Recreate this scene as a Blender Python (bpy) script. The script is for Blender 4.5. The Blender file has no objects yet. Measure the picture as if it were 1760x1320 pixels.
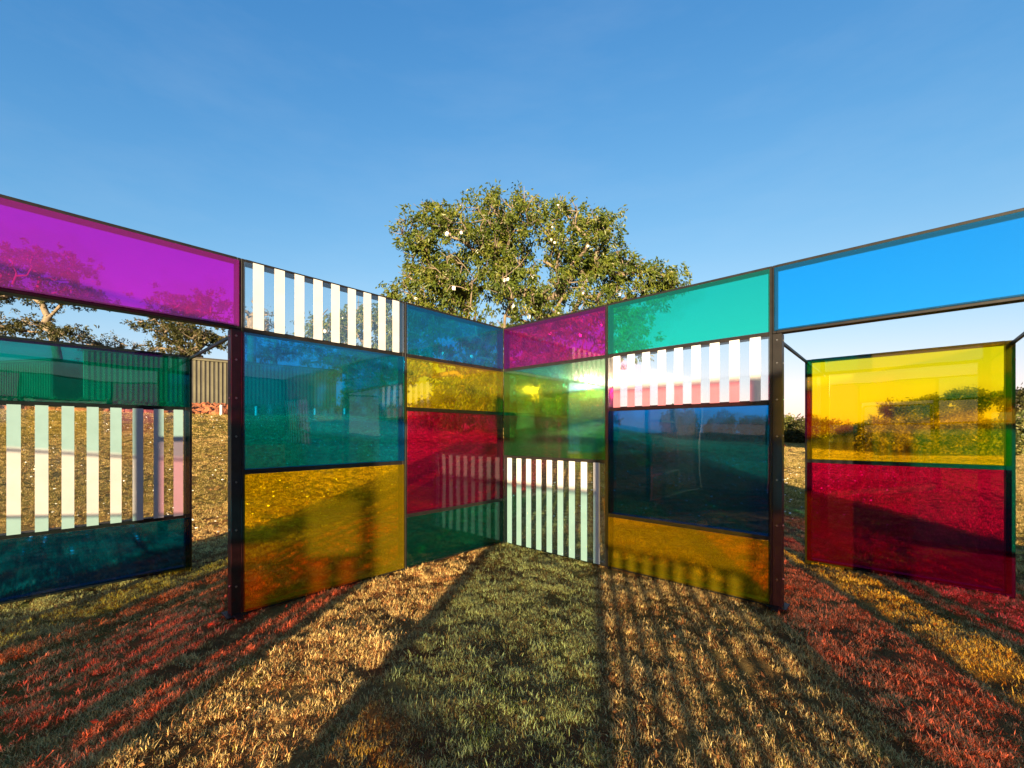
import bpy, math, random
import numpy as np
from mathutils import Vector, Matrix, Euler, Quaternion

R = math.radians
sc = bpy.context.scene
col = sc.collection

# ------------------------------------------------------------------ camera
F_PX, CX, HZ, CAM_H = 724.85, 866.15, 744.06, 1.53     # focal length, centre column, horizon row (1760 px wide photo), eye height
cam = bpy.data.cameras.new('camera')
cam_ob = bpy.data.objects.new('camera', cam)
col.objects.link(cam_ob)
cam_ob.location = (0, 0, CAM_H)
cam_ob.rotation_euler = (R(90), 0, 0)
cam.sensor_width = 36.0
cam.lens = 36.0 * F_PX / 1760.0
cam.shift_x = (880 - CX) / 1760.0
cam.shift_y = (HZ - 660) / 1760.0
cam.clip_start, cam.clip_end = 0.05, 8000
sc.camera = cam_ob

# ------------------------------------------------------------------ sky, sun, exposure
SUN_AZ = Vector((-0.199, -0.980, 0)).normalized()
SUN_EL = R(5.8)
world = bpy.data.worlds.new('World')
sc.world = world
world.use_nodes = True
wn = world.node_tree
sky = wn.nodes.new('ShaderNodeTexSky')
sky.sky_type = 'NISHITA'
sky.sun_disc = False
sky.sun_elevation = SUN_EL
sky.sun_rotation = math.atan2(SUN_AZ.x, SUN_AZ.y)
sky.air_density, sky.dust_density, sky.ozone_density = 1.0, 0.2, 3.0
# film-like response of the sky colour: each channel k*x^p rolled off at s (keeps the haze pale near the horizon)
def wmath(op, a, b):
    n = wn.nodes.new('ShaderNodeMath'); n.operation = op
    for k_, v in enumerate((a, b)):
        if isinstance(v, (int, float)): n.inputs[k_].default_value = v
        else: wn.links.new(v, n.inputs[k_])
    return n.outputs[0]
sep = wn.nodes.new('ShaderNodeSeparateColor'); cmb = wn.nodes.new('ShaderNodeCombineColor')
wn.links.new(sky.outputs[0], sep.inputs[0])
for ch, (k_, p_, s_) in enumerate(((.55, 1.7, 2.3), (.49, 1.26, 1.75), (.68, 1.18, 1.55))):
    y_ = wmath('MULTIPLY', wmath('POWER', sep.outputs[ch], p_), k_)
    y_ = wmath('DIVIDE', y_, wmath('ADD', wmath('MULTIPLY', y_, 1 / s_), 1.0))
    wn.links.new(wmath('MULTIPLY', y_, 1.61), cmb.inputs[ch])
# faint high cirrus streaks, the same all round the sky
tcw = wn.nodes.new('ShaderNodeTexCoord'); mpw = wn.nodes.new('ShaderNodeMapping')
mpw.inputs['Scale'].default_value = (1.4, 2.6, 7.0); mpw.inputs['Rotation'].default_value = (.1, .25, .5)
wn.links.new(tcw.outputs['Generated'], mpw.inputs[0])
nzw = wn.nodes.new('ShaderNodeTexNoise'); nzw.inputs['Scale'].default_value = 1.6; nzw.inputs['Detail'].default_value = 7; nzw.inputs['Roughness'].default_value = .62
wn.links.new(mpw.outputs[0], nzw.inputs['Vector'])
cir = wmath('MULTIPLY', wmath('MAXIMUM', wmath('SUBTRACT', nzw.outputs['Fac'], .46), 0.0), .2)
mxw = wn.nodes.new('ShaderNodeMix'); mxw.data_type = 'RGBA'
wn.links.new(cir, mxw.inputs[0]); wn.links.new(cmb.outputs[0], mxw.inputs[6]); mxw.inputs[7].default_value = (1.2, 1.35, 1.5, 1)
wn.links.new(mxw.outputs[2], wn.nodes['Background'].inputs[0])
wn.nodes['Background'].inputs[1].default_value = 0.15

sun = bpy.data.lights.new('sun', 'SUN')
sun.energy = 5.0
sun.angle = R(0.53)
sun.color = (1.0, 0.765, 0.46)
sun_ob = bpy.data.objects.new('sun', sun)
col.objects.link(sun_ob)
sdir = (SUN_AZ * math.cos(SUN_EL) + Vector((0, 0, math.sin(SUN_EL)))).normalized()
sun_ob.rotation_euler = (-sdir).to_track_quat('-Z', 'Y').to_euler()
sun_ob.location = (-20, -60, 30)

vs = sc.view_settings
vs.view_transform = 'Standard'
vs.look = 'None'
vs.gamma = 1.0
vs.use_curve_mapping = False
vs.exposure = 2.05

cy = sc.cycles
cy.max_bounces, cy.diffuse_bounces, cy.glossy_bounces = 10, 3, 5
cy.transmission_bounces, cy.transparent_max_bounces = 4, 32
cy.caustics_reflective = False
cy.caustics_refractive = False
cy.sample_clamp_indirect = 40.0
cy.use_denoising = True

# ------------------------------------------------------------------ helpers
def tag(o, label=None, cat=None, group=None, kind=None):
    if label: o['label'] = label
    if cat: o['category'] = cat
    if group: o['group'] = group
    if kind: o['kind'] = kind
    return o

def link(name, mesh, mat=None, parent=None, loc=None, rot=None):
    o = bpy.data.objects.new(name, mesh)
    col.objects.link(o)
    if mesh is not None and mat is not None and len(mesh.materials) == 0:
        for m in (mat if isinstance(mat, (list, tuple)) else [mat]):
            mesh.materials.append(m)
    if parent is not None: o.parent = parent
    if loc is not None: o.location = loc
    if rot is not None: o.rotation_euler = rot
    return o

def empty(name, loc, rz=0.0):
    o = bpy.data.objects.new(name, None)
    o.empty_display_size = 0.3
    col.objects.link(o)
    o.location = loc
    o.rotation_euler = (0, 0, rz)
    return o

def np_mesh(name, V, faces_by_n, mat_idx=None, smooth=False):
    """V (n,3); faces_by_n: list of int arrays (k,m) with m verts per face."""
    me = bpy.data.meshes.new(name)
    V = np.asarray(V, np.float32)
    me.vertices.add(len(V))
    me.vertices.foreach_set('co', V.ravel())
    loops = np.concatenate([np.asarray(f, np.int32).ravel() for f in faces_by_n])
    sizes = np.concatenate([np.full(len(f), np.asarray(f).shape[1], np.int32) for f in faces_by_n])
    starts = np.concatenate([[0], np.cumsum(sizes)[:-1]]).astype(np.int32)
    me.loops.add(len(loops))
    me.loops.foreach_set('vertex_index', loops)
    me.polygons.add(len(sizes))
    me.polygons.foreach_set('loop_start', starts)
    me.polygons.foreach_set('loop_total', sizes)
    if mat_idx is not None:
        me.polygons.foreach_set('material_index', np.asarray(mat_idx, np.int32))
    me.polygons.foreach_set('use_smooth', np.full(len(sizes), bool(smooth)))
    me.update(calc_edges=True)
    me.validate()
    return me

BOXES = {}
def box_mesh(sx, sy, sz, bevel=0.0):
    """box with its lower corner at the origin"""
    k = (round(sx, 4), round(sy, 4), round(sz, 4), bevel)
    if k in BOXES: return BOXES[k].copy()
    import bmesh
    bm = bmesh.new()
    bmesh.ops.create_cube(bm, size=1.0)
    for v in bm.verts:
        v.co = Vector(((v.co.x + .5) * sx, (v.co.y + .5) * sy, (v.co.z + .5) * sz))
    if bevel:
        bmesh.ops.bevel(bm, geom=list(bm.edges), offset=bevel, segments=1, affect='EDGES')
    me = bpy.data.meshes.new('box')
    bm.to_mesh(me); bm.free()
    BOXES[k] = me
    return me.copy()

SHARED = {}
def box(name, size, loc, mat, parent, bevel=0.0):
    k = tuple(round(s, 4) for s in size) + (bevel, mat.name)
    if k not in SHARED:
        SHARED[k] = box_mesh(*size, bevel)
        SHARED[k].materials.append(mat)
    return link(name, SHARED[k], None, parent, loc)

def at(x, y, Y):
    """photo pixel (1760 wide) at depth Y -> world point"""
    return Vector(((x - CX) / F_PX * Y, Y, CAM_H + (HZ - y) / F_PX * Y))

def on_ground(x, y):
    d = CAM_H * F_PX / (y - HZ)
    return ((x - CX) / F_PX * d, d)

# ------------------------------------------------------------------ value noise for geometry
def vnoise(x, y, seed=0):
    x = np.asarray(x, float); y = np.asarray(y, float)
    xi = np.floor(x).astype(np.int64); yi = np.floor(y).astype(np.int64)
    fx = x - xi; fy = y - yi
    fx = fx * fx * (3 - 2 * fx); fy = fy * fy * (3 - 2 * fy)
    def h(a, b):
        n = (a * 374761393 + b * 668265263 + seed * 974711) & 0x7fffffff
        n = ((n ^ (n >> 13)) * 1274126177) & 0x7fffffff
        return ((n ^ (n >> 16)) & 0xffff) / 65535.0
    return (h(xi, yi) * (1 - fx) * (1 - fy) + h(xi + 1, yi) * fx * (1 - fy)
            + h(xi, yi + 1) * (1 - fx) * fy + h(xi + 1, yi + 1) * fx * fy)

def fbm(x, y, seed=0, o=4):
    s, a, t = 0, .5, 0
    for k in range(o):
        s = s + a * vnoise(x * 2 ** k, y * 2 ** k, seed + k * 17); t += a; a *= .5
    return s / t

def sstep(a, b, x):
    t = np.clip((x - a) / (b - a), 0, 1)
    return t * t * (3 - 2 * t)

# ------------------------------------------------------------------ materials
def new_mat(name):
    m = bpy.data.materials.new(name)
    m.use_nodes = True
    nt = m.node_tree
    for n in list(nt.nodes): nt.nodes.remove(n)
    out = nt.nodes.new('ShaderNodeOutputMaterial')
    return m, nt, out

def N(nt, typ, **kw):
    n = nt.nodes.new(typ)
    for k, v in kw.items():
        if k.startswith('i_'):
            n.inputs[int(k[2:]) if k[2:].isdigit() else k[2:].replace('_', ' ')].default_value = v
        else:
            setattr(n, k, v)
    return n

def math_node(nt, op, a, b=None, c=None):
    n = nt.nodes.new('ShaderNodeMath'); n.operation = op
    for i, v in enumerate((a, b, c)):
        if v is None: continue
        if isinstance(v, (int, float)): n.inputs[i].default_value = v
        else: nt.links.new(v, n.inputs[i])
    return n.outputs[0]

def noise(nt, scale, detail=3, rough=.55, vec=None):
    n = nt.nodes.new('ShaderNodeTexNoise')
    n.inputs['Scale'].default_value = scale
    n.inputs['Detail'].default_value = detail
    n.inputs['Roughness'].default_value = rough
    if vec is not None: nt.links.new(vec, n.inputs['Vector'])
    return n.outputs['Fac']

def ramp(nt, fac, stops):
    r = nt.nodes.new('ShaderNodeValToRGB')
    el = r.color_ramp.elements
    while len(el) < len(stops): el.new(.5)
    for e, (p, c) in zip(el, stops):
        e.position = p
        e.color = (*c, 1) if len(c) == 3 else c
    nt.links.new(fac, r.inputs[0])
    return r.outputs[0]

def mixc(nt, fac, a, b, mode='MIX'):
    m = nt.nodes.new('ShaderNodeMix'); m.data_type = 'RGBA'; m.blend_type = mode
    for sock, v in ((m.inputs[0], fac), (m.inputs[6], a), (m.inputs[7], b)):
        if isinstance(v, (int, float)): sock.default_value = v
        elif isinstance(v, tuple): sock.default_value = (*v, 1)
        else: nt.links.new(v, sock)
    return m.outputs[2]

def surface(name, color_stops, scale=8, rough=.7, metal=0, bump=0, bscale=60, spec=.4):
    m, nt, out = new_mat(name)
    p = N(nt, 'ShaderNodeBsdfPrincipled')
    geo = N(nt, 'ShaderNodeNewGeometry')
    f = noise(nt, scale, 4, .6, geo.outputs['Position'])
    nt.links.new(ramp(nt, f, color_stops), p.inputs['Base Color'])
    p.inputs['Roughness'].default_value = rough
    p.inputs['Metallic'].default_value = metal
    p.inputs['Specular IOR Level'].default_value = spec
    if bump:
        b = N(nt, 'ShaderNodeBump'); b.inputs['Strength'].default_value = bump; b.inputs['Distance'].default_value = .01
        nt.links.new(noise(nt, bscale, 3, .6, geo.outputs['Position']), b.inputs['Height'])
        nt.links.new(b.outputs[0], p.inputs['Normal'])
    nt.links.new(p.outputs[0], out.inputs[0])
    return m

def glass(name, tint, f_front=.05, f_back=.13, film=.02, haze=.10, wave=.006, rough=.2, blur=.18):
    """thin coloured sheet: tinted straight-through light, Fresnel reflection on each face, a little dust and film haze"""
    m, nt, out = new_mat(name)
    geo = N(nt, 'ShaderNodeNewGeometry')
    bump = N(nt, 'ShaderNodeBump'); bump.inputs['Strength'].default_value = 1.0; bump.inputs['Distance'].default_value = wave
    nt.links.new(noise(nt, 1.15, 1.5, .4, geo.outputs['Position']), bump.inputs['Height'])
    dot = N(nt, 'ShaderNodeVectorMath', operation='DOT_PRODUCT')
    nt.links.new(bump.outputs[0], dot.inputs[0]); nt.links.new(geo.outputs['Incoming'], dot.inputs[1])
    c = math_node(nt, 'ABSOLUTE', dot.outputs['Value'])
    p5 = math_node(nt, 'POWER', math_node(nt, 'SUBTRACT', 1.0, math_node(nt, 'MINIMUM', c, 1.0)), 5.0)
    f0 = math_node(nt, 'ADD', f_front, math_node(nt, 'MULTIPLY', geo.outputs['Backfacing'], f_back - f_front))
    fr = math_node(nt, 'ADD', f0, math_node(nt, 'MULTIPLY', p5, math_node(nt, 'SUBTRACT', 1.0, f0)))
    t = tuple(math.sqrt(max(v, 0)) for v in tint)
    tr = N(nt, 'ShaderNodeBsdfTransparent'); tr.inputs[0].default_value = (*t, 1)
    rf = N(nt, 'ShaderNodeBsdfRefraction'); rf.inputs['Color'].default_value = (*t, 1)
    rf.inputs['Roughness'].default_value = .22; rf.inputs['IOR'].default_value = 1.1
    soft = N(nt, 'ShaderNodeMixShader'); soft.inputs[0].default_value = blur
    nt.links.new(tr.outputs[0], soft.inputs[1]); nt.links.new(rf.outputs[0], soft.inputs[2])
    df = N(nt, 'ShaderNodeBsdfDiffuse'); df.inputs[0].default_value = (*[.75 * v + .02 for v in tint], 1)
    dust = noise(nt, 13.0, 7, .75, geo.outputs['Position'])
    mf = N(nt, 'ShaderNodeMixShader')
    nt.links.new(math_node(nt, 'MULTIPLY', math_node(nt, 'ADD', .85, math_node(nt, 'MULTIPLY', dust, .3)), film), mf.inputs[0])
    nt.links.new(soft.outputs[0], mf.inputs[1]); nt.links.new(df.outputs[0], mf.inputs[2])
    g1 = N(nt, 'ShaderNodeBsdfGlossy'); g1.inputs['Roughness'].default_value = .01
    g2 = N(nt, 'ShaderNodeBsdfGlossy'); g2.inputs['Roughness'].default_value = rough
    for g in (g1, g2): nt.links.new(bump.outputs[0], g.inputs['Normal'])
    mg = N(nt, 'ShaderNodeMixShader'); mg.inputs[0].default_value = haze
    nt.links.new(g1.outputs[0], mg.inputs[1]); nt.links.new(g2.outputs[0], mg.inputs[2])
    mx = N(nt, 'ShaderNodeMixShader')
    nt.links.new(fr, mx.inputs[0]); nt.links.new(mf.outputs[0], mx.inputs[1]); nt.links.new(mg.outputs[0], mx.inputs[2])
    nt.links.new(mx.outputs[0], out.inputs[0])
    return m

G = {
    'magenta': glass('magenta_glass', (1.0, .008, .66), film=.055),
    'red': glass('crimson_glass', (.64, .002, .17), .045, .05, film=.03),
    'yellow': glass('yellow_glass', (1.0, .77, .005), .045, .05, film=.045, haze=.02, wave=.002),
    'sky blue': glass('sky_blue_glass', (.0, .54, 1.0), film=.035),
    'blue': glass('blue_glass', (.0, .38, .84), film=.05, blur=.3),
    'navy': glass('deep_blue_glass', (.0, .16, .56), .05, .09, film=.012, blur=.3),
    'teal': glass('teal_glass', (.002, .74, .50), film=.035),
    'dark teal': glass('dark_teal_glass', (.0, .36, .29), film=.02),
    'green': glass('green_glass', (.04, .44, .13), .14, .17, .04, .60, .004, .085),
    'clear': glass('clear_glass', (.96, .98, .97), .11, .14, .006, .60, .003, .08, .03),
    'plum': glass('dark_magenta_glass', (.80, .006, .50), film=.02),
    'plain': glass('plain_glass', (.985, .99, .985), .03, .03, .003, .1, .004, .2, .0),
    'aqua': glass('pale_aqua_glass', (.36, .66, .62), blur=.1),
    'mist': glass('mist_blue_glass', (.50, .82, .82), .04, .05, .01, blur=.0),
    'blush': glass('pale_pink_glass', (.97, .48, .58), blur=.1),
    'rose': glass('pale_rose_glass', (.97, .26, .29), blur=.1),
    'coral': glass('coral_glass', (1.0, .20, .19), f_back=.06, blur=.05),
}
M_FRAME = surface('dark_bronze_steel', [(.3, (.006, .0055, .005)), (.7, (.013, .011, .010))], 14, .5, .1, .08, 220, .22)
M_BOLT = surface('zinc_bolt', [(.3, (.16, .15, .14)), (.7, (.26, .25, .23))], 40, .35, .9)
M_VINYL = surface('white_vinyl', [(.35, (.43, .425, .42)), (.7, (.48, .475, .47))], 6, .5, 0, .03, 90)

def leaf_mat(name, stops, trans=.35):
    m, nt, out = new_mat(name)
    at_ = N(nt, 'ShaderNodeAttribute', attribute_name='shade')
    c = ramp(nt, at_.outputs['Fac'], stops)
    d = N(nt, 'ShaderNodeBsdfDiffuse'); t = N(nt, 'ShaderNodeBsdfTranslucent')
    g = N(nt, 'ShaderNodeBsdfGlossy'); g.inputs['Roughness'].default_value = .45
    nt.links.new(c, d.inputs[0]); nt.links.new(c, t.inputs[0])
    a = N(nt, 'ShaderNodeMixShader'); a.inputs[0].default_value = trans
    nt.links.new(d.outputs[0], a.inputs[1]); nt.links.new(t.outputs[0], a.inputs[2])
    b = N(nt, 'ShaderNodeMixShader'); b.inputs[0].default_value = .025
    nt.links.new(a.outputs[0], b.inputs[1]); nt.links.new(g.outputs[0], b.inputs[2])
    nt.links.new(b.outputs[0], out.inputs[0])
    return m

M_LEAF_MAIN = leaf_mat('silk_floss_leaves', [(0, (.030, .052, .007)), (.5, (.085, .118, .013)), (.85, (.155, .17, .020)), (1, (.17, .15, .030))])
M_LEAF_UMB = leaf_mat('umbrella_tree_leaves', [(0, (.024, .032, .008)), (.6, (.060, .062, .014)), (1, (.11, .085, .026))])
M_LEAF_BUSH = leaf_mat('bush_leaves', [(0, (.050, .070, .016)), (.5, (.130, .145, .030)), (1, (.26, .21, .06))])
M_LEAF_DRY = leaf_mat('dry_bush_leaves', [(0, (.07, .05, .02)), (.5, (.16, .12, .035)), (1, (.28, .19, .06))])
M_BARK = surface('grey_bark', [(.3, (.10, .075, .050)), (.7, (.22, .17, .115))], 5, .9, 0, .4, 18)
M_COTTON = surface('white_cotton', [(.3, (.72, .68, .58)), (.7, (.85, .82, .74))], 30, 1.0, 0, .5, 60, .1)

# ------------------------------------------------------------------ terrain
def ground_h(x, y):
    x = np.asarray(x, float); y = np.asarray(y, float)
    r = np.hypot(x, y)
    phi = np.arctan2(x, y)
    S = (1 - sstep(.04, .56, phi)) * sstep(-2.2, -1.5, phi)
    u = np.clip((r - 8.4) / 19.0, 0, 1)
    lawn = 2.5 * u ** 1.15
    bank = .65 * sstep(28.2, 32.5, r)
    h = S * (lawn + bank)
    und = (fbm(x * .35 + 40, y * .35 + 9, 3, 3) - .5) * .10 * sstep(6.5, 12, r)
    return h + und

CRACKS = [[on_ground(*p) for p in pl] for pl in (
    [(285, 1037), (330, 1022), (398, 1009)], [(285, 1037), (271, 1062), (276, 1092)],
    [(140, 1155), (220, 1150), (300, 1122), (430, 1090)], [(143, 1128), (142, 1160)],
    [(560, 1020), (600, 1034), (585, 1060)], [(700, 985), (760, 1000), (800, 975)],
    [(1080, 1012), (1130, 1030), (1180, 1046), (1240, 1054)], [(1105, 990), (1092, 1004)], [(1190, 1025), (1183, 1042)],
    [(1365, 1098), (1430, 1092), (1500, 1110)], [(1448, 1040), (1462, 1022), (1530, 1030), (1590, 1046)],
    [(1524, 1124), (1528, 1096), (1545, 1068)], [(1345, 985), (1362, 972), (1392, 985)],
    [(980, 962), (1010, 975), (1050, 985)])]
def crack_dist(x, y):
    d = np.full(np.shape(x), 9.0)
    jx = x + (vnoise(x * 9, y * 9, 5) - .5) * .10
    jy = y + (vnoise(x * 9, y * 9, 6) - .5) * .10
    for pl in CRACKS:
        for (ax, ay), (bx, by) in zip(pl[:-1], pl[1:]):
            ex, ey = bx - ax, by - ay
            t = np.clip(((jx - ax) * ex + (jy - ay) * ey) / (ex * ex + ey * ey), 0, 1)
            d = np.minimum(d, np.hypot(jx - ax - t * ex, jy - ay - t * ey))
    return d

def axis(lo, hi, step, far):
    a = list(np.arange(lo, hi + 1e-6, step))
    s, v = step, hi
    while v < far: s *= 1.22; v += s; a.append(v)
    s, v = step, lo
    while v > -far: s *= 1.22; v -= s; a.insert(0, v)
    return np.array(a)

def m_ground():
    m, nt, out = new_mat('dry_lawn_soil')
    geo = N(nt, 'ShaderNodeNewGeometry'); P = geo.outputs['Position']
    n1 = noise(nt, 1.1, 5, .6, P); n2 = noise(nt, 34, 6, .78, P); n3 = noise(nt, .23, 3, .5, P)
    soil = ramp(nt, n2, [(.3, (.12, .038, .014)), (.7, (.32, .115, .042))])
    thatch = ramp(nt, n2, [(.25, (.16, .075, .026)), (.5, (.34, .20, .065)), (.75, (.55, .39, .13))])
    green = ramp(nt, n2, [(.3, (.11, .10, .014)), (.7, (.28, .23, .040))])
    f1 = ramp(nt, n1, [(.42, (0, 0, 0)), (.62, (1, 1, 1))])
    a = mixc(nt, f1, soil, thatch)
    f2 = ramp(nt, n3, [(.45, (0, 0, 0)), (.62, (.75, .75, .75))])
    b = mixc(nt, f2, a, green)
    # far from the pavilion the lawn closes over the soil
    sep = N(nt, 'ShaderNodeVectorMath', operation='LENGTH'); nt.links.new(P, sep.inputs[0])
    far = N(nt, 'ShaderNodeMapRange'); nt.links.new(sep.outputs['Value'], far.inputs[0])
    far.inputs[1].default_value = 7.0; far.inputs[2].default_value = 12.0
    lawn = mixc(nt, f2, thatch, green)
    lawn = mixc(nt, 1.0, lawn, (.52, .54, .40), 'MULTIPLY')
    c = mixc(nt, far.outputs[0], b, lawn)
    p = N(nt, 'ShaderNodeBsdfPrincipled'); p.inputs['Roughness'].default_value = .95; p.inputs['Specular IOR Level'].default_value = .1
    nt.links.new(c, p.inputs['Base Color'])
    bp = N(nt, 'ShaderNodeBump'); bp.inputs['Strength'].default_value = .9; bp.inputs['Distance'].default_value = .05
    nt.links.new(noise(nt, 70, 5, .75, P), bp.inputs['Height']); nt.links.new(bp.outputs[0], p.inputs['Normal'])
    nt.links.new(p.outputs[0], out.inputs[0])
    return m

gx = axis(-7.0, 7.0, .045, 3000)
gy = axis(.6, 8.6, .045, 3000)
GX, GY = np.meshgrid(gx, gy)
GZ = ground_h(GX, GY)
near = 1 - sstep(8, 14, np.hypot(GX, GY))
GZ = GZ + near * ((fbm(GX * 2.3, GY * 2.3, 11, 3) - .5) * .075 - .02 + (vnoise(GX * 11, GY * 11, 21) - .5) * .022)
GZ = GZ - .035 * np.exp(-(crack_dist(GX, GY) / .022) ** 2)
nx, ny = len(gx), len(gy)
V = np.stack([GX.ravel(), GY.ravel(), GZ.ravel()], 1)
ii = (np.arange(ny - 1)[:, None] * nx + np.arange(nx - 1)[None, :]).ravel()
me = np_mesh('ground', V, [np.stack([ii, ii + 1, ii + nx + 1, ii + nx], 1)], smooth=True)
ground = link('ground', me, m_ground())
tag(ground, kind='structure')

# ------------------------------------------------------------------ pavilion of coloured glass screens
TH, W, H = .8213, 1.6133, 3.0
FRONT = Vector((-.007, 5.9015, 0))
DL = Vector((-math.cos(TH), -math.sin(TH), 0))
DR = Vector((math.sin(TH), -math.cos(TH), 0))
SIDE = 5 * W
CORNER_R, CORNER_L = FRONT + DR * SIDE, FRONT + DL * SIDE
CORNER_B = CORNER_R + DL * SIDE
DEPTH = .10          # depth of the steel profile
OFF = 1.80           # distance of the baffle screens from the doorways

STRIPE_U = W / 19.0
def add_pane(root, x0, x1, z0, z1, spec, bot, top, whole, side=.012):
    """one sheet in front of the profile; local -Y is the inner side. gaps leave the black steel showing"""
    g = .020
    zb = z0 + (.022 if bot else g); zt = z1 - (.027 if top else g)
    xa, xb = x0 + side, x1 - side
    color, striped = spec
    me = box_mesh(xb - xa, .008, zt - zb, .0015)
    p = link('glass_pane', me, G[color], root, (xa, -.011, zb))
    nice = {'mist': 'pale aqua', 'aqua': 'pale aqua', 'plum': 'dark magenta', 'navy': 'dark blue', 'rose': 'pale rose', 'blush': 'pale pink', 'red': 'crimson'}.get(color, color)
    p['label'] = (nice + ' glass sheet with white vertical stripes' if striped else
                  ('plain clear glass sheet' if color == 'plain' else nice + ' glass sheet'))
    if striped:
        for k in range(9):
            sx = x0 + STRIPE_U * (2 * k + 1)
            box('white_stripe', (STRIPE_U, .0016, zt - zb + .012), (sx - xa, -.0026, -.006), M_VINYL, p)
    return p

def screen(name, label, cat, origin, direction, panes, group, post=None, height=H, stile_w=.028, side=.018, width=W, rail_h=.042):
    """a bolted steel frame with its glass sheets. origin at the lower left end seen from inside; local X along the wall, local +Y outwards"""
    rz = math.atan2(direction.y, direction.x)
    root = empty(name, (origin.x, origin.y, 0), rz)
    tag(root, label, cat, group)
    z_lo, z_hi = panes[0][0], panes[-1][1]
    foot = -.03 if z_lo == 0 else z_lo
    for xs in (.0015, width - stile_w - .0015):
        s = box('stile', (stile_w, DEPTH, z_hi - foot - .004), (xs, 0, foot), M_FRAME, root, .002)
    xi0, xi1 = stile_w + .0025, width - stile_w - .0025
    cuts = [p[0] for p in panes] + [z_hi]
    for i, z in enumerate(cuts):
        if i == 0: zz, hh = z + .001, .036
        elif i == len(cuts) - 1: zz, hh = z - .036, .034
        else: zz, hh = z - rail_h / 2, rail_h
        box('rail', (xi1 - xi0, DEPTH - .006, hh), (xi0, .002, zz), M_FRAME, root, .002)
    for (z0, z1, c, st) in panes:
        add_pane(root, 0, width, z0, z1, (c, st), z0 == z_lo, z1 == z_hi, width, side)
    if post:
        px = width + .0015 if post == 'end' else -.0725
        p = box('door_post', (.071, DEPTH + .002, 2.4 + .03 - .004), (px, -.001, -.03), M_FRAME, root, .002)
        bx = 0 if post == 'start' else .071
        for zb in (.25, .72, 1.12, 1.50, 1.82, 2.14, 2.34):
            b = link('bolt', BOLT, None, p, (.0355, -.003, zb + .03), (R(90), 0, 0))
            b = link('bolt', BOLT, None, p, (.071 + .003 if post == 'end' else -.003, .05, zb + .03), (0, R(90 if post == 'end' else -90), 0))
        box('base_plate', (.15, .18, .012), (px - .04, -.04, .006), M_FRAME, root, .002)
        ft = box('anchor_foot', (.05, .16, .012), (px + .01, -.13, .012), M_FRAME, root, .002)
    return root

import bmesh
bm = bmesh.new()
bmesh.ops.create_cone(bm, cap_ends=True, segments=8, radius1=.0095, radius2=.006, depth=.007)
BOLT = bpy.data.meshes.new('bolt'); bm.to_mesh(BOLT); bm.free(); BOLT.materials.append(M_BOLT)

def baffle(label, corner, d, outward, panes, group='free standing screens outside the doorways'):
    o = corner + d * (2 * W) + outward * OFF
    root = screen('baffle_screen', label, 'glass screen', o, d, panes, group, stile_w=.060, side=.026)
    # two flat ties from the screen's upper corners back to the door posts
    for x in (.012, W - .034):
        box('tie_bar', (.022, OFF - .112, .028), (x, -OFF + .108, 2.352), M_FRAME, root, .002)
    return root

WB = 'bays of the coloured glass wall'
GL = 'glass lintels over the doorways'
OUT_R, OUT_L = -DL, -DR            # outward of the right front wall and the left front wall
OUT_BR, OUT_BL = DR, DL
E_, I_, A_, D_, S_, P_, O_, K_ = 'plain', 'mist', 'aqua', 'navy', 'sky blue', 'rose', 'coral', 'dark teal'
Y_, B_, M_, R_, T_, N_, C_ = 'yellow', 'blue', 'magenta', 'red', 'teal', 'green', 'clear'

# right front wall: from the far corner towards the right
def bay(corner, d, k, panes, label, post=None, rail_h=.042):
    return screen('glass_wall_bay', label, 'glass wall', corner + d * (k * W), d, panes, WB, post, rail_h=rail_h)
def lintel(corner, d, c, label):
    return screen('glass_lintel', label, 'glass lintel', corner + d * (2 * W), d, [(2.4, 3.0, c, False)], GL)

bay(FRONT, DR, 0, [(0, 1.2, C_, True), (1.2, 2.4, N_, False), (2.4, 3, 'plum', False)],
    'bay right of the far corner with magenta over green over white stripes')
bay(FRONT, DR, 1, [(0, .6, Y_, False), (.6, 1.8, D_, False), (1.8, 2.4, C_, True), (2.4, 3, T_, False)],
    'bay beside the right doorway with teal, a striped band, dark blue and yellow', 'end')
lintel(FRONT, DR, S_, 'long sky blue glass band bridging the doorway on the right')
baffle('free standing yellow over crimson glass screen outside the right doorway', FRONT, DR, OUT_R,
       [(0, 1.2, R_, False), (1.2, 2.4, Y_, False)])
bay(FRONT, DR, 3, [(0, .6, R_, False), (.6, 1.8, T_, False), (1.8, 3, Y_, False)],
    'glass wall bay beyond the right doorway with yellow over teal over crimson', 'start')
bay(FRONT, DR, 4, [(0, 1.2, B_, False), (1.2, 2.4, C_, True), (2.4, 3, R_, False)],
    'glass wall bay at the right hand corner with crimson over white stripes over blue')

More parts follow.
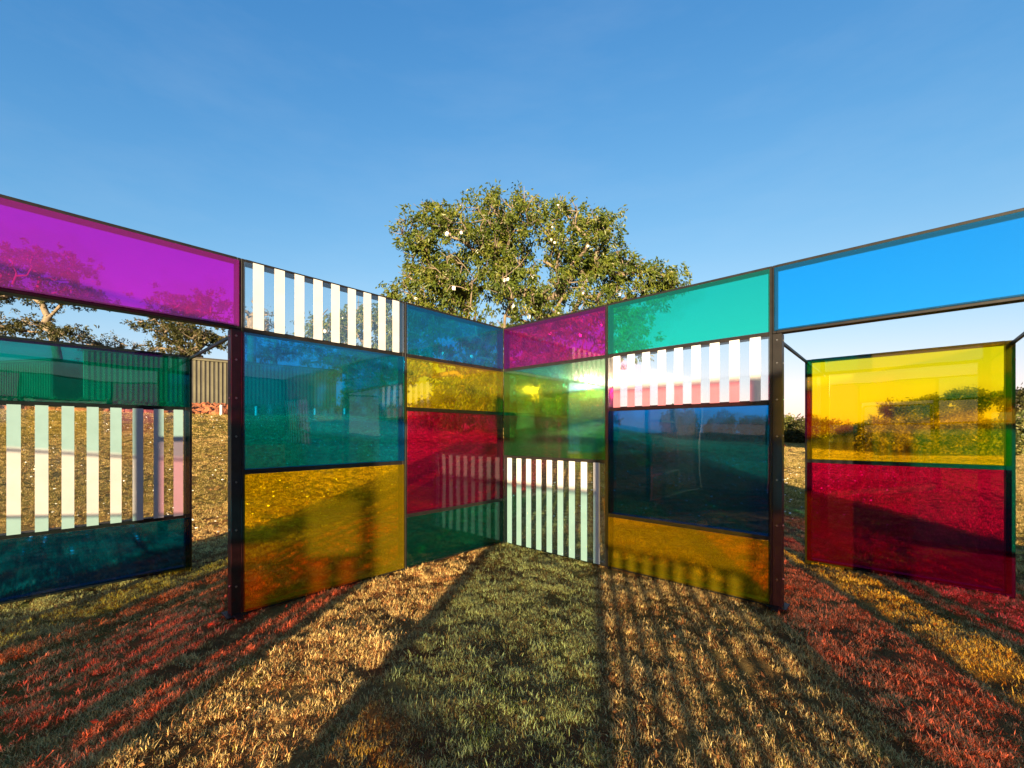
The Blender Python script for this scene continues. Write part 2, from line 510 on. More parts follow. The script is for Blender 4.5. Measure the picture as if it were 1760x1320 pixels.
# left front wall: from the left corner towards the far corner
d = -DL
bay(CORNER_L, d, 0, [(0, 3, E_, False)],
    'glass wall bay at the left hand corner filled with one tall clear sheet')
bay(CORNER_L, d, 1, [(0, .6, Y_, False), (.6, 1.8, 'blush', False), (1.8, 3, E_, False)],
    'glass wall bay before the left doorway with plain clear glass over pale pink over yellow', 'end')
lintel(CORNER_L, d, M_, 'long magenta glass band bridging the doorway on the left')
baffle('free standing screen outside the left doorway with teal, broad white stripes and dark blue', CORNER_L, d, OUT_L,
       [(0, .6, D_, False), (.6, 1.8, C_, True), (1.8, 2.4, K_, False)])
bay(CORNER_L, d, 3, [(0, 1.2, Y_, False), (1.2, 2.4, B_, False), (2.4, 3, C_, True)],
    'glass wall bay beside the left doorway with white stripes over blue over large yellow sheet', 'start')
bay(CORNER_L, d, 4, [(0, .6, K_, False), (.6, 1.8, R_, False), (1.8, 2.4, Y_, False), (2.4, 3, B_, False)],
    'glass wall bay left of the far corner with blue, yellow, crimson and dark teal sheets')

# back walls, behind the camera: they tint the sunlight and show in the reflections
d = DL
bay(CORNER_R, d, 0, [(0, 1.2, Y_, False), (1.2, 3, T_, False)], 'back glass wall bay at the right corner with tall teal over yellow')
bay(CORNER_R, d, 1, [(0, .6, B_, False), (.6, 1.8, R_, False), (1.8, 3, M_, False)], 'back glass wall bay with magenta over crimson over blue', 'end')
lintel(CORNER_R, d, T_, 'teal glass band over the rear right doorway')
baffle('free standing screen outside the rear right doorway with white stripes under yellow', CORNER_R, d, OUT_BR,
       [(0, 1.2, C_, True), (1.2, 2.4, Y_, False)])
bay(CORNER_R, d, 3, [(0, .6, B_, False), (.6, 1.8, Y_, False), (1.8, 2.4, C_, True), (2.4, 3, M_, False)],
    'back bay with magenta, striped band, yellow and blue beside the rear right doorway', 'start')
bay(CORNER_R, d, 4, [(0, .6, T_, False), (.6, 1.8, O_, True), (1.8, 2.4, B_, False), (2.4, 3, Y_, False)],
    'back glass wall bay right of the rear corner with yellow, blue, striped coral and teal')
d = -DR
bay(CORNER_B, d, 0, [(0, 1.2, C_, True), (1.2, 2.4, Y_, False), (2.4, 3, P_, False)],
    'back glass wall bay left of the rear corner with rose over yellow over white stripes')
bay(CORNER_B, d, 1, [(0, .6, Y_, False), (.6, 1.8, A_, False), (1.8, 2.4, E_, False), (2.4, 3, T_, False)],
    'back glass wall bay with teal, clear, pale aqua and yellow beside the rear left doorway', 'end')
lintel(CORNER_B, d, Y_, 'yellow glass band over the rear left doorway')
baffle('free standing screen outside the rear left doorway with blue and clear over striped coral', CORNER_B, d, OUT_BL,
       [(0, 1.2, O_, True), (1.2, 1.8, C_, False), (1.8, 2.4, B_, False)])
bay(CORNER_B, d, 3, [(0, 1.2, P_, False), (1.2, 1.8, B_, False), (1.8, 3, R_, False)],
    'back glass wall bay with crimson over blue over rose beside the rear left doorway', 'start')
bay(CORNER_B, d, 4, [(0, 1.2, I_, False), (1.2, 1.8, E_, False), (1.8, 3, I_, False)],
    'back glass wall bay at the left corner with a clear band between pale aqua sheets', rail_h=.014)

# ------------------------------------------------------------------ trees
def tubes(segs, sides=5):
    """segs: list of (p0, p1, r0, r1)"""
    V, Fq = [], []
    a = np.linspace(0, 2 * np.pi, sides, endpoint=False)
    ca, sa = np.cos(a), np.sin(a)
    n = 0
    for p0, p1, r0, r1 in segs:
        p0 = np.array(p0, float); p1 = np.array(p1, float)
        t = p1 - p0; L = np.linalg.norm(t)
        if L < 1e-6: continue
        t /= L
        u = np.cross(t, [0, 0, 1.0] if abs(t[2]) < .9 else [1.0, 0, 0]); u /= np.linalg.norm(u)
        v = np.cross(t, u)
        ring = ca[:, None] * u + sa[:, None] * v
        V.append(p0 + ring * r0); V.append(p1 + ring * r1)
        k = np.arange(sides)
        Fq.append(np.stack([n + k, n + (k + 1) % sides, n + sides + (k + 1) % sides, n + sides + k], 1))
        n += 2 * sides
    return np.concatenate(V), np.concatenate(Fq)

def leaves_mesh(name, C, outward, L, Wd, rng, droop=.5, shade=None, mat=None):
    """many folded leaf quads; C (n,3) centres"""
    n = len(C)
    d = rng.normal(size=(n, 3)); d /= np.linalg.norm(d, axis=1)[:, None]
    d = d * .8 + outward * .5; d[:, 2] -= droop
    d /= np.linalg.norm(d, axis=1)[:, None] + 1e-9
    s = np.cross(d, rng.normal(size=(n, 3))); s /= np.linalg.norm(s, axis=1)[:, None] + 1e-9
    up = np.cross(s, d)
    l = L * rng.uniform(.6, 1.25, n)[:, None]; w = Wd * rng.uniform(.6, 1.25, n)[:, None]
    a = C; b = C + d * l * .5 + s * w * .5 + up * w * .15; c = C + d * l - up * l * .12; e = C + d * l * .5 - s * w * .5 + up * w * .15
    V = np.stack([a, b, c, e], 1).reshape(-1, 3)
    i = np.arange(n) * 4
    F = np.concatenate([np.stack([i, i + 1, i + 2], 1), np.stack([i, i + 2, i + 3], 1)])
    me = np_mesh(name, V, [F])
    at_ = me.attributes.new('shade', 'FLOAT', 'POINT')
    sh = np.repeat(np.clip(shade if shade is not None else rng.uniform(0, 1, n), 0, 1), 4).astype(np.float32)
    at_.data.foreach_set('value', sh)
    return me

def build_tree(name, label, cat, base, trunk, lobes, leaf, seed, mat, group=None, leaves_per=60, spread=.35, r_trunk=.28, droop=.5, bare=.0, pods=0, shell=.45, pieces=None):
    """trunk: list of points relative to base. lobes: (centre rel, radii, n attractors)."""
    rng = np.random.default_rng(seed)
    root = empty(name, base); tag(root, label, cat, group)
    A = []
    for c, r, n in lobes:
        p = rng.normal(size=(n, 3)); p /= np.linalg.norm(p, axis=1)[:, None]
        p *= rng.uniform(shell, 1, n)[:, None] ** .6
        A.append(np.array(c) + p * np.array(r))
    A = np.concatenate(A)
    nodes = [np.array(t, float) for t in trunk]; par = [-1] + list(range(len(trunk) - 1))
    top = nodes[-1]
    order = np.argsort(np.linalg.norm(A - top, axis=1))
    tips = []
    for k in order:
        a = A[k]
        Nn = np.array(nodes)
        dd = np.linalg.norm(Nn - a, axis=1) + .45 * np.maximum(0, np.linalg.norm(Nn - top, axis=1) - np.linalg.norm(a - top)) + .9 * np.maximum(0, Nn[:, 2] - a[2])
        dd[:max(1, len(trunk) // 2)] += 3
        j = int(np.argmin(dd)); p = nodes[j]
        L = np.linalg.norm(a - p)
        prev = j
        ns = 1 if L < .5 else (2 if L < 1.6 else 3)
        for q in range(1, ns + 1):
            t = q / ns
            pt = p + (a - p) * t
            if q < ns: pt = pt + rng.normal(size=3) * L * .09 + np.array([0, 0, -.05 * L])
            nodes.append(pt); par.append(prev); prev = len(nodes) - 1
        tips.append(prev)
    cnt = np.zeros(len(nodes))
    for t in tips: cnt[t] += 1
    for i in range(len(nodes) - 1, 0, -1): cnt[par[i]] += cnt[i]
    rad = r_trunk * (np.maximum(cnt, .4) / cnt[0]) ** .46
    segs_t, segs_b = [], []
    for i in range(1, len(nodes)):
        s = (nodes[par[i]], nodes[i], min(rad[par[i]], rad[i] * 1.5), rad[i])
        (segs_t if i < len(trunk) else segs_b).append(s)
    segs_t[0] = (segs_t[0][0] - np.array([0, 0, .4]), segs_t[0][1], segs_t[0][2] * 1.5, segs_t[0][3])
    Vt, Ft = tubes(segs_t, 10)
    link('trunk', np_mesh('trunk', Vt, [Ft], smooth=True), M_BARK, root)
    # bare twig ends
    tw = []
    for t in tips:
        for q in range(3):
            dv = rng.normal(size=3) + (nodes[t] - top) / (np.linalg.norm(nodes[t] - top) + 1e-6) * 1.2
            dv /= np.linalg.norm(dv)
            tw.append((nodes[t], nodes[t] + dv * leaf[0] * rng.uniform(1.2, 3.0), .012 * r_trunk / .28, .005 * r_trunk / .28))
    Vb, Fb = tubes(segs_b + tw, 5)
    link('branches', np_mesh('branches', Vb, [Fb], smooth=True), M_BARK, root)
    T = np.array([nodes[t] for t in tips])
    T = T[rng.uniform(size=len(T)) > bare]
    # leaf sprays: each tip carries a few tight tufts
    tufts = 5
    Tt = np.repeat(T, tufts, 0) + rng.normal(size=(len(T) * tufts, 3)) * spread * np.array([1, 1, .7])
    per = max(1, leaves_per // tufts)
    C = np.repeat(Tt, per, 0) + rng.normal(size=(len(Tt) * per, 3)) * leaf[0] * .45
    ctr = A.mean(0)
    outw = C - ctr; outw /= np.linalg.norm(outw, axis=1)[:, None] + 1e-6
    shade = np.repeat(rng.uniform(.15, .85, len(Tt)), per) + rng.normal(size=len(C)) * .14
    me = leaves_mesh('crown', C, outw, leaf[0], leaf[1], rng, droop, shade)
    link('crown', me, mat, root)
    if pods:
        out = A[np.argsort(-np.array([(a[1] * -.9 + rng.uniform(0, 3.2)) for a in A]))][:pods]
        for a in out:
            s = rng.uniform(.35, .75)
            o = link('cotton_pod', POD, None, root, tuple(a + np.array([rng.normal() * .1, -.25, rng.normal() * .1 - .15])), (rng.uniform(-.4, .4), rng.uniform(-.4, .4), rng.uniform(0, 6)))
            o.scale = (s, s, s)
    return root

bm = bmesh.new()
bmesh.ops.create_icosphere(bm, subdivisions=2, radius=.085)
rr = random.Random(4)
for v in bm.verts:
    v.co *= rr.uniform(.8, 1.2); v.co.z *= 1.25
POD = bpy.data.meshes.new('cotton_pod'); bm.to_mesh(POD); bm.free(); POD.materials.append(M_COTTON)

def rel(x, y, Y, base):
    p = at(x, y, Y); return (p.x - base[0], p.y - base[1], p.z - base[2])

def gz(x, y): return float(ground_h(np.array([x]), np.array([y]))[0])

# the silk floss tree beyond the far corner
bx, by = .85, 17.0
base = (bx, by, gz(bx, by) - .05)
def L_(x, y, Y, rx, ry, rd, n):
    k = Y / F_PX
    return (rel(x, y, Y, base), (rx * k, rd, ry * k), n)
build_tree('silk_floss_tree', 'large green tree with white cotton pods rising behind the far corner of the glass wall', 'tree', base,
           [(0, 0, 0), (.05, .05, 1.3), (-.05, .1, 2.4), (.12, .1, 3.2), (.3, 0, 4.2)],
           [L_(800, 445, 16.5, 100, 78, 2.6, 70), L_(930, 445, 17, 105, 85, 2.8, 80), L_(860, 408, 17.2, 66, 52, 2.0, 46), L_(748, 485, 16.5, 58, 90, 2.0, 45),
            L_(985, 420, 16.5, 55, 55, 1.5, 26), L_(870, 530, 16, 170, 65, 2.6, 90), L_(1085, 505, 16.8, 74, 46, 1.6, 44), L_(1130, 478, 16.8, 26, 20, .6, 8), L_(1052, 462, 16.8, 34, 34, 1.2, 20), L_(1020, 430, 16.8, 30, 34, 1.2, 16), L_(1035, 378, 16.5, 20, 14, .6, 6), L_(835, 352, 17, 22, 14, .6, 6), L_(900, 356, 17, 26, 14, .7, 7), L_(955, 366, 17, 22, 14, .6, 6), L_(705, 400, 16.3, 18, 22, .6, 6), L_(745, 375, 16.5, 24, 14, .6, 6), L_(700, 545, 16.2, 60, 40, 1.6, 24),
            L_(615, 585, 16.2, 90, 60, 1.8, 44), L_(1000, 590, 16.5, 120, 50, 2.0, 60), L_(800, 610, 16, 150, 50, 2.0, 60), L_(890, 660, 16, 130, 40, 1.6, 40), L_(640, 640, 17, 60, 40, 1.6, 26)],
           (.18, .072), 7, M_LEAF_MAIN, leaves_per=90, spread=.30, r_trunk=.36, droop=.75, pods=32)

# flat topped trees behind the shed on the left
def umbrella(x_base, Y, lay, label, seed, lp=120, mat=None, leaf=(.28, .14), bare=.0, lean=0.0):
    X = (x_base - CX) / F_PX * Y
    b = (X, Y, gz(X, Y))
    k = Y / F_PX
    lob = []
    for (x, y, rx, ry, n) in lay:
        lob.append((rel(x, y, Y, b), (rx * k, rx * k * .8, ry * k), n))
    zt = min(l[0][2] for l in lob)
    tr = [(0, 0, 0), (lean * .3, 0, zt * .35), (lean * .7, .1, zt * .7), (lean, 0, zt * .95)]
    return build_tree('umbrella_tree', label, 'tree', b, tr, lob, leaf, seed, mat or M_LEAF_UMB, 'flat topped trees behind the ribbed shed',
                      leaves_per=lp, spread=.7, r_trunk=.38, droop=.1, bare=bare, shell=.2)
umbrella(112, 45, [(75, 455, 85, 26, 46), (20, 500, 60, 16, 26), (128, 512, 52, 13, 22), (25, 560, 45, 18, 22), (110, 575, 40, 12, 12), (-40, 470, 60, 24, 20)],
         'tall flat topped tree at the left edge showing through the magenta glass', 21, lean=-1.2)
umbrella(352, 43, [(338, 528, 62, 16, 34), (285, 560, 46, 14, 20), (345, 582, 66, 17, 34), (300, 606, 50, 10, 14)],
         'flat topped tree left of the left door post, over the ribbed shed', 22, lean=-.6)
umbrella(470, 46, [(470, 600, 60, 20, 36), (440, 560, 36, 14, 14)], 'flat topped tree seen through the blue glass beside the left door post', 23, 60)
umbrella(600, 48, [(590, 612, 70, 26, 46), (655, 640, 40, 22, 20)], 'bushy flat topped tree behind the right end of the ribbed shed', 24, 60)
umbrella(432, 41, [(436, 540, 26, 24, 16)], 'thin nearly leafless tree just right of the left door post', 25, 8, bare=.7)
umbrella(210, 52, [(205, 600, 70, 18, 24), (150, 590, 30, 12, 10)], 'low distant tree above the shed roof between the two tall flat topped trees', 26, 50)

# bushes and trees along the right hand field
def bush(x, ytop, ybot, wpx, Y, label, seed, mat, cat='bush', name='bush', n=60, lp=85, leaf=(.22, .12), group='bushes along the field edge'):
    X = (x - CX) / F_PX * Y; k = Y / F_PX
    b = (X, Y, gz(X, Y))
    h = max(1.0, CAM_H + (HZ - ytop) * k - b[2])
    rx = wpx * k * .5
    lob = [((0, 0, h * .52), (rx * .8, rx * .7, h * .48), n), ((-rx * .5, -.2, h * .36), (rx * .5, rx * .5, h * .36), n // 3), ((rx * .5, .1, h * .40), (rx * .5, rx * .5, h * .38), n // 3)]
    return build_tree(name, label, cat, b, [(0, 0, 0), (.05, 0, h * .12), (0, .05, h * .25)], lob, leaf, seed, mat, group,
                      leaves_per=lp, spread=.32, r_trunk=.09 * h / 3 + .03, droop=.2, shell=.3)
bush(1545, 712, 782, 120, 33, 'broad sunlit rusty bush in the middle of the yellow glass on the right', 31, M_LEAF_DRY, n=80)
bush(1635, 708, 785, 120, 31, 'rusty bush with a flat top right of the middle of the yellow glass', 32, M_LEAF_DRY, n=80)
bush(1705, 722, 790, 90, 30, 'green bush in the lower right of the yellow glass', 33, M_LEAF_BUSH, n=60)
bush(1770, 712, 795, 90, 29, 'green and straw coloured bush right of the baffle screen at the frame edge', 34, M_LEAF_BUSH, n=70)
bush(1475, 730, 778, 75, 38, 'dark green bush at the left end of the rusty bushes', 35, M_LEAF_BUSH, n=50)
bush(1430, 722, 765, 70, 52, 'distant green tree in the left part of the yellow glass', 36, M_LEAF_BUSH, 'tree', 'field_tree', 50, 50, (.45, .25), 'trees along the far field edge')
bush(1352, 716, 757, 50, 66, 'distant light green tree right of the right door post', 37, M_LEAF_BUSH, 'tree', 'field_tree', 50, 50, (.5, .28), 'trees along the far field edge')
bush(1388, 718, 757, 46, 62, 'distant dark green tree left of the baffle screen stile', 38, M_LEAF_UMB, 'tree', 'field_tree', 50, 50, (.5, .28), 'trees along the far field edge')
bush(1300, 716, 757, 60, 66, 'distant tree low in the blue glass next to the right door post', 39, M_LEAF_UMB, 'tree', 'field_tree', 40, 50, (.5, .28), 'trees along the far field edge')
bush(1238, 706, 750, 46, 60, 'distant rounded tree in the middle of the blue glass on the right', 40, M_LEAF_UMB, 'tree', 'field_tree', 40, 50, (.5, .28), 'trees along the far field edge')
bush(1168, 702, 740, 56, 52, 'dark rounded tree in the left part of the blue glass on the right', 41, M_LEAF_UMB, 'tree', 'field_tree', 50, 50, (.45, .25), 'trees along the far field edge')
bush(800, 640, 735, 150, 21, 'dense shrub close behind the crimson and yellow glass left of the far corner', 61, M_LEAF_BUSH, n=90, leaf=(.2, .1), group='bushes on the rise behind the pavilion')
bush(935, 655, 735, 110, 23, 'dense shrub close behind the green glass right of the far corner', 62, M_LEAF_BUSH, n=80, leaf=(.2, .1), group='bushes on the rise behind the pavilion')
bush(640, 655, 730, 90, 30, 'rounded shrub behind the right part of the blue glass on the left', 63, M_LEAF_BUSH, n=60, group='bushes on the rise behind the pavilion')
bush(1015, 690, 735, 70, 40, 'hazy bush on the rise behind the green glass', 42, M_LEAF_UMB, 'bush', 'bush', 40, 50, (.45, .25), 'bushes on the rise behind the pavilion')
bush(760, 684, 728, 90, 48, 'bush on the rise behind the yellow and crimson glass', 43, M_LEAF_BUSH, 'bush', 'bush', 40, 50, (.45, .25), 'bushes on the rise behind the pavilion')
def pine(x, ytop, wpx, Y, label, seed):
    X = (x - CX) / F_PX * Y; k = Y / F_PX
    b = (X, Y, gz(X, Y)); h = CAM_H + (HZ - ytop) * k - b[2]; rx = wpx * k * .5
    return build_tree('field_pine', label, 'tree', b, [(0, 0, 0), (.1, 0, h * .4), (0, .1, h * .72)],
                      [((0, 0, h * .86), (rx, rx, h * .13), 30), ((rx * .3, 0, h * .66), (rx * .6, rx * .6, h * .08), 10)], (.42, .2), seed, M_LEAF_UMB,
                      'tall trees behind the rusty bushes', leaves_per=60, spread=.35, r_trunk=.16, droop=.0, shell=.2)
pine(1545, 694, 46, 54, 'left of the tall trees rising behind the rusty bushes', 51)
pine(1600, 684, 34, 55, 'slim tall tree second from left behind the rusty bushes', 52)
pine(1655, 672, 60, 53, 'tallest broad crowned tree behind the rusty bushes in the yellow glass', 53)
pine(1575, 696, 50, 50, 'lower tall tree between the two left ones behind the rusty bushes', 54)
pine(1738, 672, 50, 47, 'tall tree whose branch tip shows right of the baffle screen', 55)

# ------------------------------------------------------------------ ribbed shed on the rise
M_SLAT = surface('pale_ribbed_metal', [(.3, (.085, .078, .048)), (.7, (.125, .115, .072))], 1.2, .6, 0)
M_SHED = surface('dark_shed_wall', [(.3, (.028, .026, .024)), (.7, (.05, .046, .040))], 2, .8, 0)
M_PLAIN = surface('plain_shed_end', [(.3, (.22, .24, .19)), (.7, (.28, .30, .24))], 1.5, .7, 0)
def shed(label, p0, p1, z0, z1, depth, pitch, plain_end=True):
    d = Vector((p1[0] - p0[0], p1[1] - p0[1], 0)); Ln = d.length
    root = empty('ribbed_shed', (p0[0], p0[1], 0), math.atan2(d.y, d.x))
    tag(root, label, 'building', 'ribbed sheds on the rise')
    box('wall', (Ln - .02, depth, z1 - z0 + 1.5), (.01, .08, z0 - 1.5), M_SHED, root)
    box('roof', (Ln + .3, depth + .4, .12), (-.15, -.05, z1 + .002), M_SHED, root, .01)
    box('eave_strip', (Ln + .1, .03, .10), (-.05, -.09, z1 - .10), M_SLAT, root)
    if plain_end:
        box('end_wall', (.05, depth - .1, z1 - z0 + 1.5 - .1), (-.042, .13, z0 - 1.5), M_PLAIN, root)
    n = int(Ln / pitch)
    for k in range(n):
        box('slat', (pitch * .5, .05, z1 - z0 - .14), (k * pitch + pitch * .25, .028, z0 + .02), M_SLAT, root)
    return root
c1 = (-27.3, 27.4); c2 = (-14.8, 37.3)
shed('long shed of pale vertical ribs behind the left doorway and the blue glass', c1, c2, 3.1, 7.0, 9.0, .27)
shed('shorter ribbed shed at the left edge behind the teal glass', (-46.0, 35.5), (-35.6, 33.2), 3.1, 7.3, 6.0, .27, False)

# white bollards at the foot of the bank
M_WHITE = surface('white_paint', [(.3, (.50, .49, .46)), (.7, (.58, .57, .54))], 4, .5)
bm = bmesh.new()
bmesh.ops.create_cone(bm, cap_ends=True, segments=14, radius1=.06, radius2=.06, depth=.5, matrix=Matrix.Translation((0, 0, .25)))
bmesh.ops.create_cone(bm, cap_ends=True, segments=14, radius1=.075, radius2=.05, depth=.07, matrix=Matrix.Translation((0, 0, .536)))
BOLLARD = bpy.data.meshes.new('bollard'); bm.to_mesh(BOLLARD); bm.free(); BOLLARD.materials.append(M_WHITE)
for x, Y, lab in ((380, 22.8, 'white garden bollard on the bank left of the left door post'), (440, 23.8, 'white garden bollard in the left part of the blue glass'),
                  (541, 25.6, 'white garden bollard in the middle of the blue glass'), (592, 26.2, 'white garden bollard right of the middle of the blue glass')):
    X = (x - CX) / F_PX * Y
    o = link('garden_bollard', BOLLARD, None, None, (X, Y, gz(X, Y) - .03))
    tag(o, lab, 'bollard', 'white bollards along the red bank')

# ------------------------------------------------------------------ red laterite stones on the bank
def blobs(P, S, rng, sub=1):
    b = bmesh.new(); bmesh.ops.create_icosphere(b, subdivisions=sub, radius=1.0)
    v0 = np.array([v.co[:] for v in b.verts]); b.verts.index_update()
    f0 = np.array([[v.index for v in f.verts] for f in b.faces]); b.free()
    n, m = len(P), len(v0)
    j = 1 + rng.uniform(-.3, .3, (n, m, 1))
    V = P[:, None, :] + v0[None] * j * S[:, None, :]
    F = (np.arange(n) * m)[:, None, None] + f0[None]
    return V.reshape(-1, 3), F.reshape(-1, 3)
rng = np.random.default_rng(5)
n = 5200
phi = rng.uniform(-1.15, .05, n); r = rng.uniform(27.8, 32.6, n)
X, Y = r * np.sin(phi), r * np.cos(phi)
S = rng.uniform(.08, .26, n)[:, None] * rng.uniform(.7, 1.2, (n, 3))
Z = ground_h(X, Y) + .04
V, F = blobs(np.stack([X, Y, Z], 1), S, rng)
M_LAT = surface('red_laterite', [(.25, (.10, .028, .012)), (.5, (.24, .075, .028)), (.75, (.36, .15, .06))], 2.2, .9, 0, .3, 20)
o = link('laterite_stones', np_mesh('laterite_stones', V, [F]), M_LAT)
tag(o, 'bank of broken red stones along the foot of the ribbed shed', 'stones', kind='stuff')

# ------------------------------------------------------------------ grass
def blade_mat(name, c0, c1):
    m, nt, out = new_mat(name)
    oi = N(nt, 'ShaderNodeObjectInfo'); geo = N(nt, 'ShaderNodeNewGeometry')
    f = math_node(nt, 'ADD', math_node(nt, 'MULTIPLY', oi.outputs['Random'], .5), math_node(nt, 'MULTIPLY', noise(nt, 60, 2, .5, geo.outputs['Position']), .5))
    c = ramp(nt, f, [(.2, c0), (.8, c1)])
    d = N(nt, 'ShaderNodeBsdfDiffuse'); t = N(nt, 'ShaderNodeBsdfTranslucent')
    nt.links.new(c, d.inputs[0]); nt.links.new(c, t.inputs[0])
    a = N(nt, 'ShaderNodeMixShader'); a.inputs[0].default_value = .35
    nt.links.new(d.outputs[0], a.inputs[1]); nt.links.new(t.outputs[0], a.inputs[2])
    nt.links.new(a.outputs[0], out.inputs[0])
    return m
BL_STRAW = blade_mat('straw_blade', (.66, .44, .145), (.92, .69, .29))
BL_DEAD = blade_mat('dead_blade', (.27, .095, .032), (.50, .235, .080))
BL_OLIVE = blade_mat('olive_blade', (.125, .115, .022), (.28, .23, .060))
BL_GREEN = blade_mat('green_blade', (.14, .12, .018), (.32, .26, .05))

def clump(name, mix, seed, nb=72, rad=.052, lmin=.010, lmax=.037, wid=.0031, lean=1.0):
    rng = np.random.default_rng(seed)
    ang = rng.uniform(0, 2 * np.pi, nb); rr_ = rad * np.sqrt(rng.uniform(0, 1, nb))
    root = np.stack([rr_ * np.cos(ang), rr_ * np.sin(ang), np.full(nb, -.008)], 1)
    a2 = rng.uniform(0, 2 * np.pi, nb); ln = rng.uniform(lmin, lmax, nb)
    le = rng.uniform(.25, 1.0, nb) * lean
    hd = np.stack([np.cos(a2), np.sin(a2), np.zeros(nb)], 1)
    sd = np.stack([-np.sin(a2), np.cos(a2), np.zeros(nb)], 1)
    up = np.array([0, 0, 1.0])
    mid = root + (hd * np.sin(le * .7)[:, None] + up * np.cos(le * .7)[:, None]) * (ln * .55)[:, None]
    tip = mid + (hd * np.sin(le * 1.5)[:, None] + up * np.cos(le * 1.5)[:, None]) * (ln * .55)[:, None]
    w = wid * rng.uniform(.6, 1.2, nb)[:, None]
    V = np.stack([root - sd * w * .5, root + sd * w * .5, mid + sd * w * .45, mid - sd * w * .45, tip], 1).reshape(-1, 3)
    i = np.arange(nb) * 5
    Fq = np.stack([i, i + 1, i + 2, i + 3], 1); Ft = np.stack([i + 3, i + 2, i + 4], 1)
    mi = rng.choice(len(mix), nb, p=mix)
    me = np_mesh(name, V, [Fq, Ft], np.concatenate([mi, mi]))
    for m in (BL_STRAW, BL_DEAD, BL_GREEN, BL_OLIVE): me.materials.append(m)
    return bpy.data.objects.new(name, me)

clumps = bpy.data.collections.new('grass_clumps')
kinds = [([.84, .15, .01], .9), ([.66, .335, .005], 1.15), ([.56, .30, .14], 1.0), ([.36, .24, .40], .8), ([.16, .84, .0], 1.4)]
for k, (mix, lean) in enumerate(kinds):
    clumps.objects.link(clump('grass_clump_%02d' % k, mix, 60 + k, lean=lean))
# loose dry litter lying between the tufts
clumps.objects.link(clump('grass_clump_05', [.24, .75, .01], 71, nb=60, rad=.09, lmin=.015, lmax=.045, wid=.0036, lean=1.9))

clumps.objects.link(clump('grass_clump_06', [.14, .12, .12, .62], 72, lean=.9))
clumps.objects.link(clump('grass_clump_07', [.34, .16, .02, .48], 73, lean=.9))

def scatter(name, P, rot, scl, idx, label):
    me = bpy.data.meshes.new(name)
    me.vertices.add(len(P)); me.vertices.foreach_set('co', np.asarray(P, np.float32).ravel())
    a = me.attributes.new('rot', 'FLOAT_VECTOR', 'POINT'); a.data.foreach_set('vector', np.asarray(rot, np.float32).ravel())
    a = me.attributes.new('scl', 'FLOAT', 'POINT'); a.data.foreach_set('value', np.asarray(scl, np.float32))
    a = me.attributes.new('idx', 'INT', 'POINT'); a.data.foreach_set('value', np.asarray(idx, np.int32))
    o = link(name, me)
    tag(o, label, 'grass', kind='stuff')
    ng = bpy.data.node_groups.new('scatter_grass', 'GeometryNodeTree')
    ng.interface.new_socket('Geometry', in_out='INPUT', socket_type='NodeSocketGeometry')
    ng.interface.new_socket('Geometry', in_out='OUTPUT', socket_type='NodeSocketGeometry')
    gi = ng.nodes.new('NodeGroupInput'); go = ng.nodes.new('NodeGroupOutput')
    ci = ng.nodes.new('GeometryNodeCollectionInfo'); ci.inputs[0].default_value = clumps
    ci.inputs['Separate Children'].default_value = True; ci.inputs['Reset Children'].default_value = True
    ip = ng.nodes.new('GeometryNodeInstanceOnPoints'); ip.inputs['Pick Instance'].default_value = True
    def attr(nm, t):
        n = ng.nodes.new('GeometryNodeInputNamedAttribute'); n.data_type = t; n.inputs[0].default_value = nm; return n.outputs[0]
    e2r = ng.nodes.new('FunctionNodeEulerToRotation')
    ng.links.new(attr('rot', 'FLOAT_VECTOR'), e2r.inputs[0])
    ng.links.new(gi.outputs[0], ip.inputs['Points']); ng.links.new(ci.outputs[0], ip.inputs['Instance'])
    ng.links.new(attr('idx', 'INT'), ip.inputs['Instance Index'])
    ng.links.new(e2r.outputs[0], ip.inputs['Rotation']); ng.links.new(attr('scl', 'FLOAT'), ip.inputs['Scale'])
    ng.links.new(ip.outputs[0], go.inputs[0])
    md = o.modifiers.new('scatter', 'NODES'); md.node_group = ng
    return o

def ground_exact(x, y):
    z = ground_h(x, y)
    nr = 1 - sstep(8, 14, np.hypot(x, y))
    z = z + nr * ((fbm(x * 2.3, y * 2.3, 11, 3) - .5) * .075 - .02 + (vnoise(x * 11, y * 11, 21) - .5) * .022)
    return z - .035 * np.exp(-(crack_dist(x, y) / .022) ** 2)

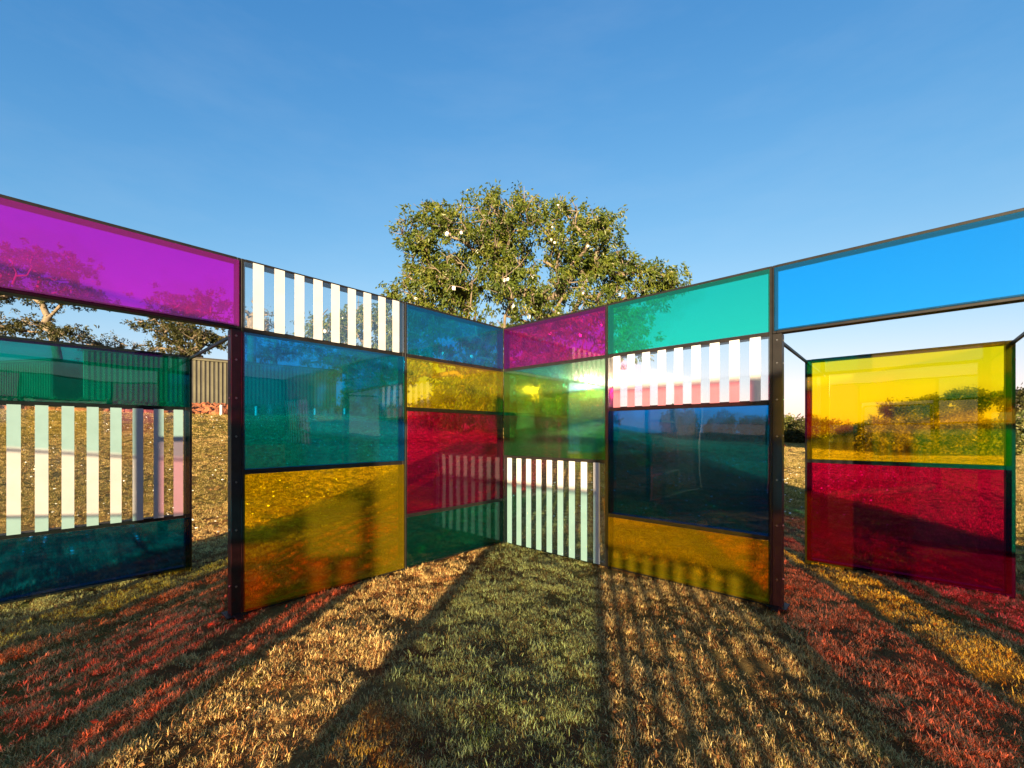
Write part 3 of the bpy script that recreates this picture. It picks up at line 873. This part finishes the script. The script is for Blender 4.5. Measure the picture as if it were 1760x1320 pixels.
rng = np.random.default_rng(9)
def grass_zone(y0, y1, dens, smin, smax, xlim=1.35, thin=True):
    area = 0
    n = int((y1 - y0) * (2 * (xlim * y1 + .8)) * dens)
    x = rng.uniform(-(xlim * y1 + .8), xlim * y1 + .8, n); y = rng.uniform(y0, y1, n)
    k = np.abs(x) < xlim * y + .8
    x, y = x[k], y[k]
    cov = fbm(x * 1.9, y * 1.9, 31, 4)
    fine = vnoise(x * 13, y * 13, 41) * .5 + vnoise(x * 27, y * 27, 42) * .5
    keep = rng.uniform(size=len(x)) < (sstep(.24, .44, cov) * .75 + .25 if thin else 1.0)
    if thin: keep &= fine > .475
    keep &= crack_dist(x, y) > .012
    # beside the screens the sills stand clear of the grass
    x, y, cov = x[keep], y[keep], cov[keep]
    g = fbm(x * .45 + 7, y * .45 + 3, 77, 3) + (fbm(x * 3, y * 3, 78, 2) - .5) * .35
    u = rng.uniform(size=len(x))
    idx = np.where(u < .30, 0, 1)
    idx = np.where((g > .58) & (u < .45), 2, idx)
    idx = np.where((g > .66) & (u > .55) & (u < .75), 3, idx)
    idx = np.where((cov < .44) & (u > .5), 4, idx)
    idx = np.where(rng.uniform(size=len(x)) < .27, 5, idx)
    far = np.hypot(x, y) > 8.5
    idx = np.where(far & (rng.uniform(size=len(x)) < .9), np.where(g + rng.normal(size=len(x)) * .08 > .44, 6, 7), idx)
    rot = np.stack([rng.normal(size=len(x)) * .14, rng.normal(size=len(x)) * .14, rng.uniform(0, 6.283, len(x))], 1)
    return np.stack([x, y, ground_exact(x, y)], 1), rot, rng.uniform(smin, smax, len(x)), idx
parts = [grass_zone(1.0, 4.5, 1150, .5, 1.35), grass_zone(4.5, 9.0, 560, .6, 1.45), grass_zone(9.0, 16.0, 80, 1.1, 1.8, 1.3, False), grass_zone(16.0, 28.0, 26, 1.6, 2.6, 1.3, False), grass_zone(28.0, 70.0, 5, 2.6, 4.0, .85, False)]
P, Rr, Sc, Ix = [np.concatenate([p[i] for p in parts]) for i in range(4)]
rad_ = np.hypot(P[:, 0], P[:, 1])
k = (rad_ < 28.0) | (np.arctan2(P[:, 0], P[:, 1]) > .12)
scatter('lawn_grass', P[k], Rr[k], Sc[k], Ix[k], 'short dry straw and green grass covering the sloping lawn')

# white cotton tufts blown over the lawn
n = 1100
phi = rng.uniform(-1.0, .75, n); r = rng.uniform(7.5, 27, n)
X, Y = r * np.sin(phi), r * np.cos(phi)
S = rng.uniform(.006, .020, n)[:, None] * rng.uniform(.7, 1.3, (n, 3)) * np.array([1, 1, .6]) * (1 + r[:, None] * .02)
V, F = blobs(np.stack([X, Y, ground_h(X, Y) + .05], 1), S, rng)
o = link('cotton_tufts', np_mesh('cotton_tufts', V, [F]), M_COTTON)
tag(o, 'white cotton tufts scattered over the lawn below the tree', 'cotton', kind='stuff')

# fallen brown leaves near the viewer
n = 280
y = rng.uniform(1.2, 6.5, n); x = rng.uniform(-1, 1, n) * (1.25 * y)
C = np.stack([x, y, ground_exact(x, y) + .03], 1)
me = leaves_mesh('fallen_leaves', C, np.zeros((n, 3)), .038, .024, rng, .1)
M_FALL = leaf_mat('fallen_leaf', [(0, (.14, .05, .02)), (.6, (.30, .11, .035)), (1, (.42, .24, .09))], .15)
o = link('fallen_leaves', me, M_FALL)
tag(o, 'brown fallen leaves lying in the short grass', 'leaves', kind='stuff')
